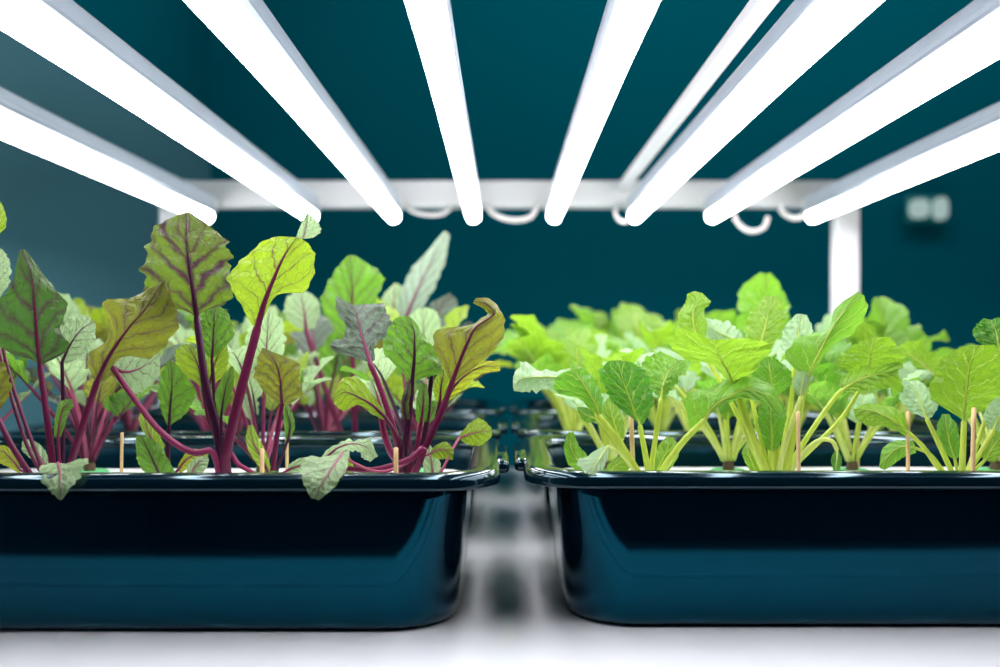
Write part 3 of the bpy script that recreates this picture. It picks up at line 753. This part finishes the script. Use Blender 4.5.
kcols = ['lime', 'lime', 'mid', 'green', 'lime', 'pale', 'mid', 'pale', 'lime']
bcols = ['lime', 'pale', 'green', 'pale', 'lime', 'grey', 'olive', 'pale', 'green']
def child(name, me, par, loc=(0, 0, 0)):
    o = bpy.data.objects.new(name, me); C.objects.link(o); o.parent = par; o.location = loc
    return o
def bush(kind, x, y, label, group, seed, nleaf=9, size=1.0):
    rnd = random.Random(seed)
    root = tag(empty('kale_plant' if kind == 'k' else 'beet_plant', (x, y, RZ)), label, 'plant', group)
    child('collar', collar_me, root); child('root_crown', crown_me, root)
    a0 = rnd.uniform(0, 6.28)
    for i in range(nleaf):
        me, ms = variants[kind][rnd.randrange(9)]
        az = a0 + i * 2.4 + rnd.uniform(-.3, .3)
        lf = child('leaf', me, root, (.004 * math.cos(az), .004 * math.sin(az), .012))
        s_ = size * rnd.uniform(.5, 1.05) * (1.0 if i > 2 else 1.08)
        lf.scale = (s_, s_, s_)
        lf.rotation_euler = (rnd.uniform(-.1, .1), rnd.uniform(-.12, .25) + .02 * i, az)
        st = child('stem', ms, lf)
        if kind == 'k':
            lf.color = KC[rnd.choice(kcols)] + (.3,); st.color = SC['k' if rnd.random() < .6 else 'kl'] + (1,)
        else:
            c = rnd.choice(bcols); lf.color = BC[c][0] + (BC[c][1],); st.color = SC[rnd.choice(['b', 'bp', 'bp', 'bl', 'bd'])] + (1,)
    return root
order = ['beside the gap', 'second from the gap', 'third from the gap', 'fourth from the gap']
kx = [.105, .219, .345, .475]; bx = [-.088, -.235, -.395, -.51]
seed = 260
def row(kind, xs, y, where, size):
    global seed
    for x, w in zip(xs, order):
        seed += 1
        nm = 'kale' if kind == 'k' else 'beet'
        rnd = random.Random(seed * 3)
        bush(kind, x + rnd.uniform(-.012, .012), y + rnd.uniform(-.01, .01), f'{"softly blurred" if y < 1.1 else "blurred"} {nm} plant {where}, {w}', f'{nm} plants behind the front row', seed, 11 + (seed % 3), size)
kx2 = [.085, .215, .345, .475]; bx2 = [-.085, -.215, -.345, -.475]
row('b', bx, .935, 'in the back row of the nearest tray', .86)
row('k', kx, .945, 'in the back row of the nearest tray', .86)
row('b', bx2, 1.145, 'in the front row of the middle tray', 1.0)
row('k', kx2, 1.15, 'in the front row of the middle tray', .93)
row('b', bx2, 1.27, 'in the back row of the middle tray', 1.05)
row('k', kx2, 1.27, 'in the back row of the middle tray', 1.02)
row('b', bx2, 1.48, 'in the front row of the farthest tray', 1.05)
row('k', kx2, 1.48, 'in the front row of the farthest tray', 1.05)
row('b', bx2, 1.61, 'in the back row of the farthest tray', 1.1)
row('k', kx2, 1.61, 'in the back row of the farthest tray', 1.1)

# ---- two taller blurred beets behind the gap-side beet
T1 = Plant('beet_plant', 355, 1.06 + .04, 'blurred taller beet plant with broad green leaf behind the folded grey leaf', 'b')
T1.leaf('green', [(352, 340), (352, 312), (352, 285), (350, 255)], [(340, 335), (321, 305), (333, 274), (347, 256)], [(368, 330), (377, 298), (383, 276), (356, 256)], [(355, 430)], 3, d=(-1, -3), edge=(.5, 1))
T1.leaf('pale', [(306, 330), (305, 318), (303, 305), (300, 292)], [(296, 328), (285, 315), (286, 300), (296, 290)], [(314, 328), (320, 314), (318, 300), (306, 291)], [(340, 430)], 3, d=(0, 2), scol='b')
T2 = Plant('beet_plant', 410, 1.24, 'blurred tallest beet plant with long pale leaf pointing up beside the gap', 'b')
T2.leaf('mist', [(404, 322), (415, 296), (428, 268), (447, 232)], [(394, 318), (400, 292), (413, 268), (444, 231)], [(416, 320), (430, 296), (443, 268), (450, 236)], [(410, 430)], 3, d=(0, 3), scol='b', edge=(1, -.5))
T2.leaf('pale', [(395, 330), (394, 314), (394, 298), (396, 283)], [(386, 328), (380, 312), (382, 298), (394, 283)], [(402, 328), (408, 314), (406, 298), (399, 284)], [(406, 430)], 3, d=(1, 2), scol='b')
T2.leaf('grey', [(432, 345), (436, 325), (440, 308), (452, 296)], [(422, 340), (424, 322), (430, 304), (450, 293)], [(440, 342), (450, 328), (458, 312), (456, 298)], [(414, 430)], 3, d=(1, 2), scol='b')

# ------------------------------------------------------------------ wooden sticks
def stick(x, y0, y1, Y, label, r=.0014, lean=.0):
    top = P(x + lean, y0, Y); bot = Vector(((x - VX) / F * Y, Y, RZ - .004))
    path = [bot + (top - bot) * k / 6 for k in range(7)]
    o = obj('wooden_stick', tube_data(path + [path[-1] + Vector((0, 0, .0004))], [r] * 6 + [r, r * .55], 8), M_wood)
    tag(o, label, 'stick', 'thin wooden sticks in the rafts')
stick(121, 433, 473, .80, 'thin pale wooden stick between the olive-leaved beet and the small green-leaved beet', lean=1)
stick(262, 449, 472, .775, 'short wooden stick standing just beside the crown of the tall beet', .0018)
stick(287, 436, 466, .86, 'thin wooden stick behind the small beet with the olive netted leaf')
stick(396, 448, 473, .765, 'short wooden stick at the crown of the beet beside the gap', .0018)
stick(799, 412, 471, .775, 'brown wooden stick in front of the thick pale kale stems', .0016, -1)
stick(908, 412, 471, .80, 'pale wooden stick behind the arching leaf of the fan-leaved kale', .0017)
stick(972, 408, 471, .765, 'wooden stick right beside the stem of the fan shaped kale leaf', .0019, 2)
stick(858, 418, 463, .96, 'blurred wooden stick in the back row of the nearest kale tray', .0016)
stick(634, 414, 470, .84, 'blurred wooden stick behind the dark crinkled kale leaf', .002, -3)

# ------------------------------------------------------------------ light, camera
w = bpy.data.worlds.new('World'); bpy.context.scene.world = w; w.use_nodes = True
bg = w.node_tree.nodes['Background']; bg.inputs[0].default_value = (.25, .55, .62, 1); bg.inputs[1].default_value = .25

def area(name, loc, target, sx, sy, power, col):
    l = bpy.data.lights.new(name, 'AREA'); l.shape = 'RECTANGLE'; l.size = sx; l.size_y = sy; l.energy = power; l.color = col
    o = bpy.data.objects.new(name, l); C.objects.link(o); o.location = loc
    o.rotation_euler = (Vector(target) - Vector(loc)).to_track_quat('-Z', 'Y').to_euler()
    return o
area('added_wall_wash', (.9, 2.35, 1.80), (.9, 3.2, .55), 2.4, .3, 13, (.75, .95, 1))  # unseen area light, added to brighten the back wall
area('added_side_wash', (-.55, 2.2, 1.80), (-.96, 2.6, .5), .3, 1.2, 5, (.9, .97, 1))  # second added area light, lightens the left wall without any fixture
area('added_low_wash', (.6, 2.05, -.85), (.6, 3.2, .35), 2.0, .2, 10, (.75, .95, 1))  # added behind the rack to lift the lower wall, hidden from view
cam = bpy.data.cameras.new('Camera'); co = bpy.data.objects.new('Camera', cam); C.objects.link(co)
co.location = (0, 0, ZC); co.rotation_euler = (PI / 2, 0, 0)
cam.sensor_width = 36; cam.lens = F * 36 / 1000
cam.shift_x = -(VX - 500) / 1000; cam.shift_y = (VY - 333.5) / 1000
cam.dof.use_dof = True; cam.dof.focus_distance = .785; cam.dof.aperture_fstop = 3.5
cam.clip_start = .01
sc = bpy.context.scene
sc.camera = co
sc.view_settings.view_transform = 'Standard'; sc.view_settings.look = 'None'
sc.view_settings.gamma = 1; sc.view_settings.use_curve_mapping = False
sc.view_settings.exposure = 0.0
sc.cycles.use_denoising = True
sc.cycles.max_bounces = 10
sc.cycles.sample_clamp_indirect = 6
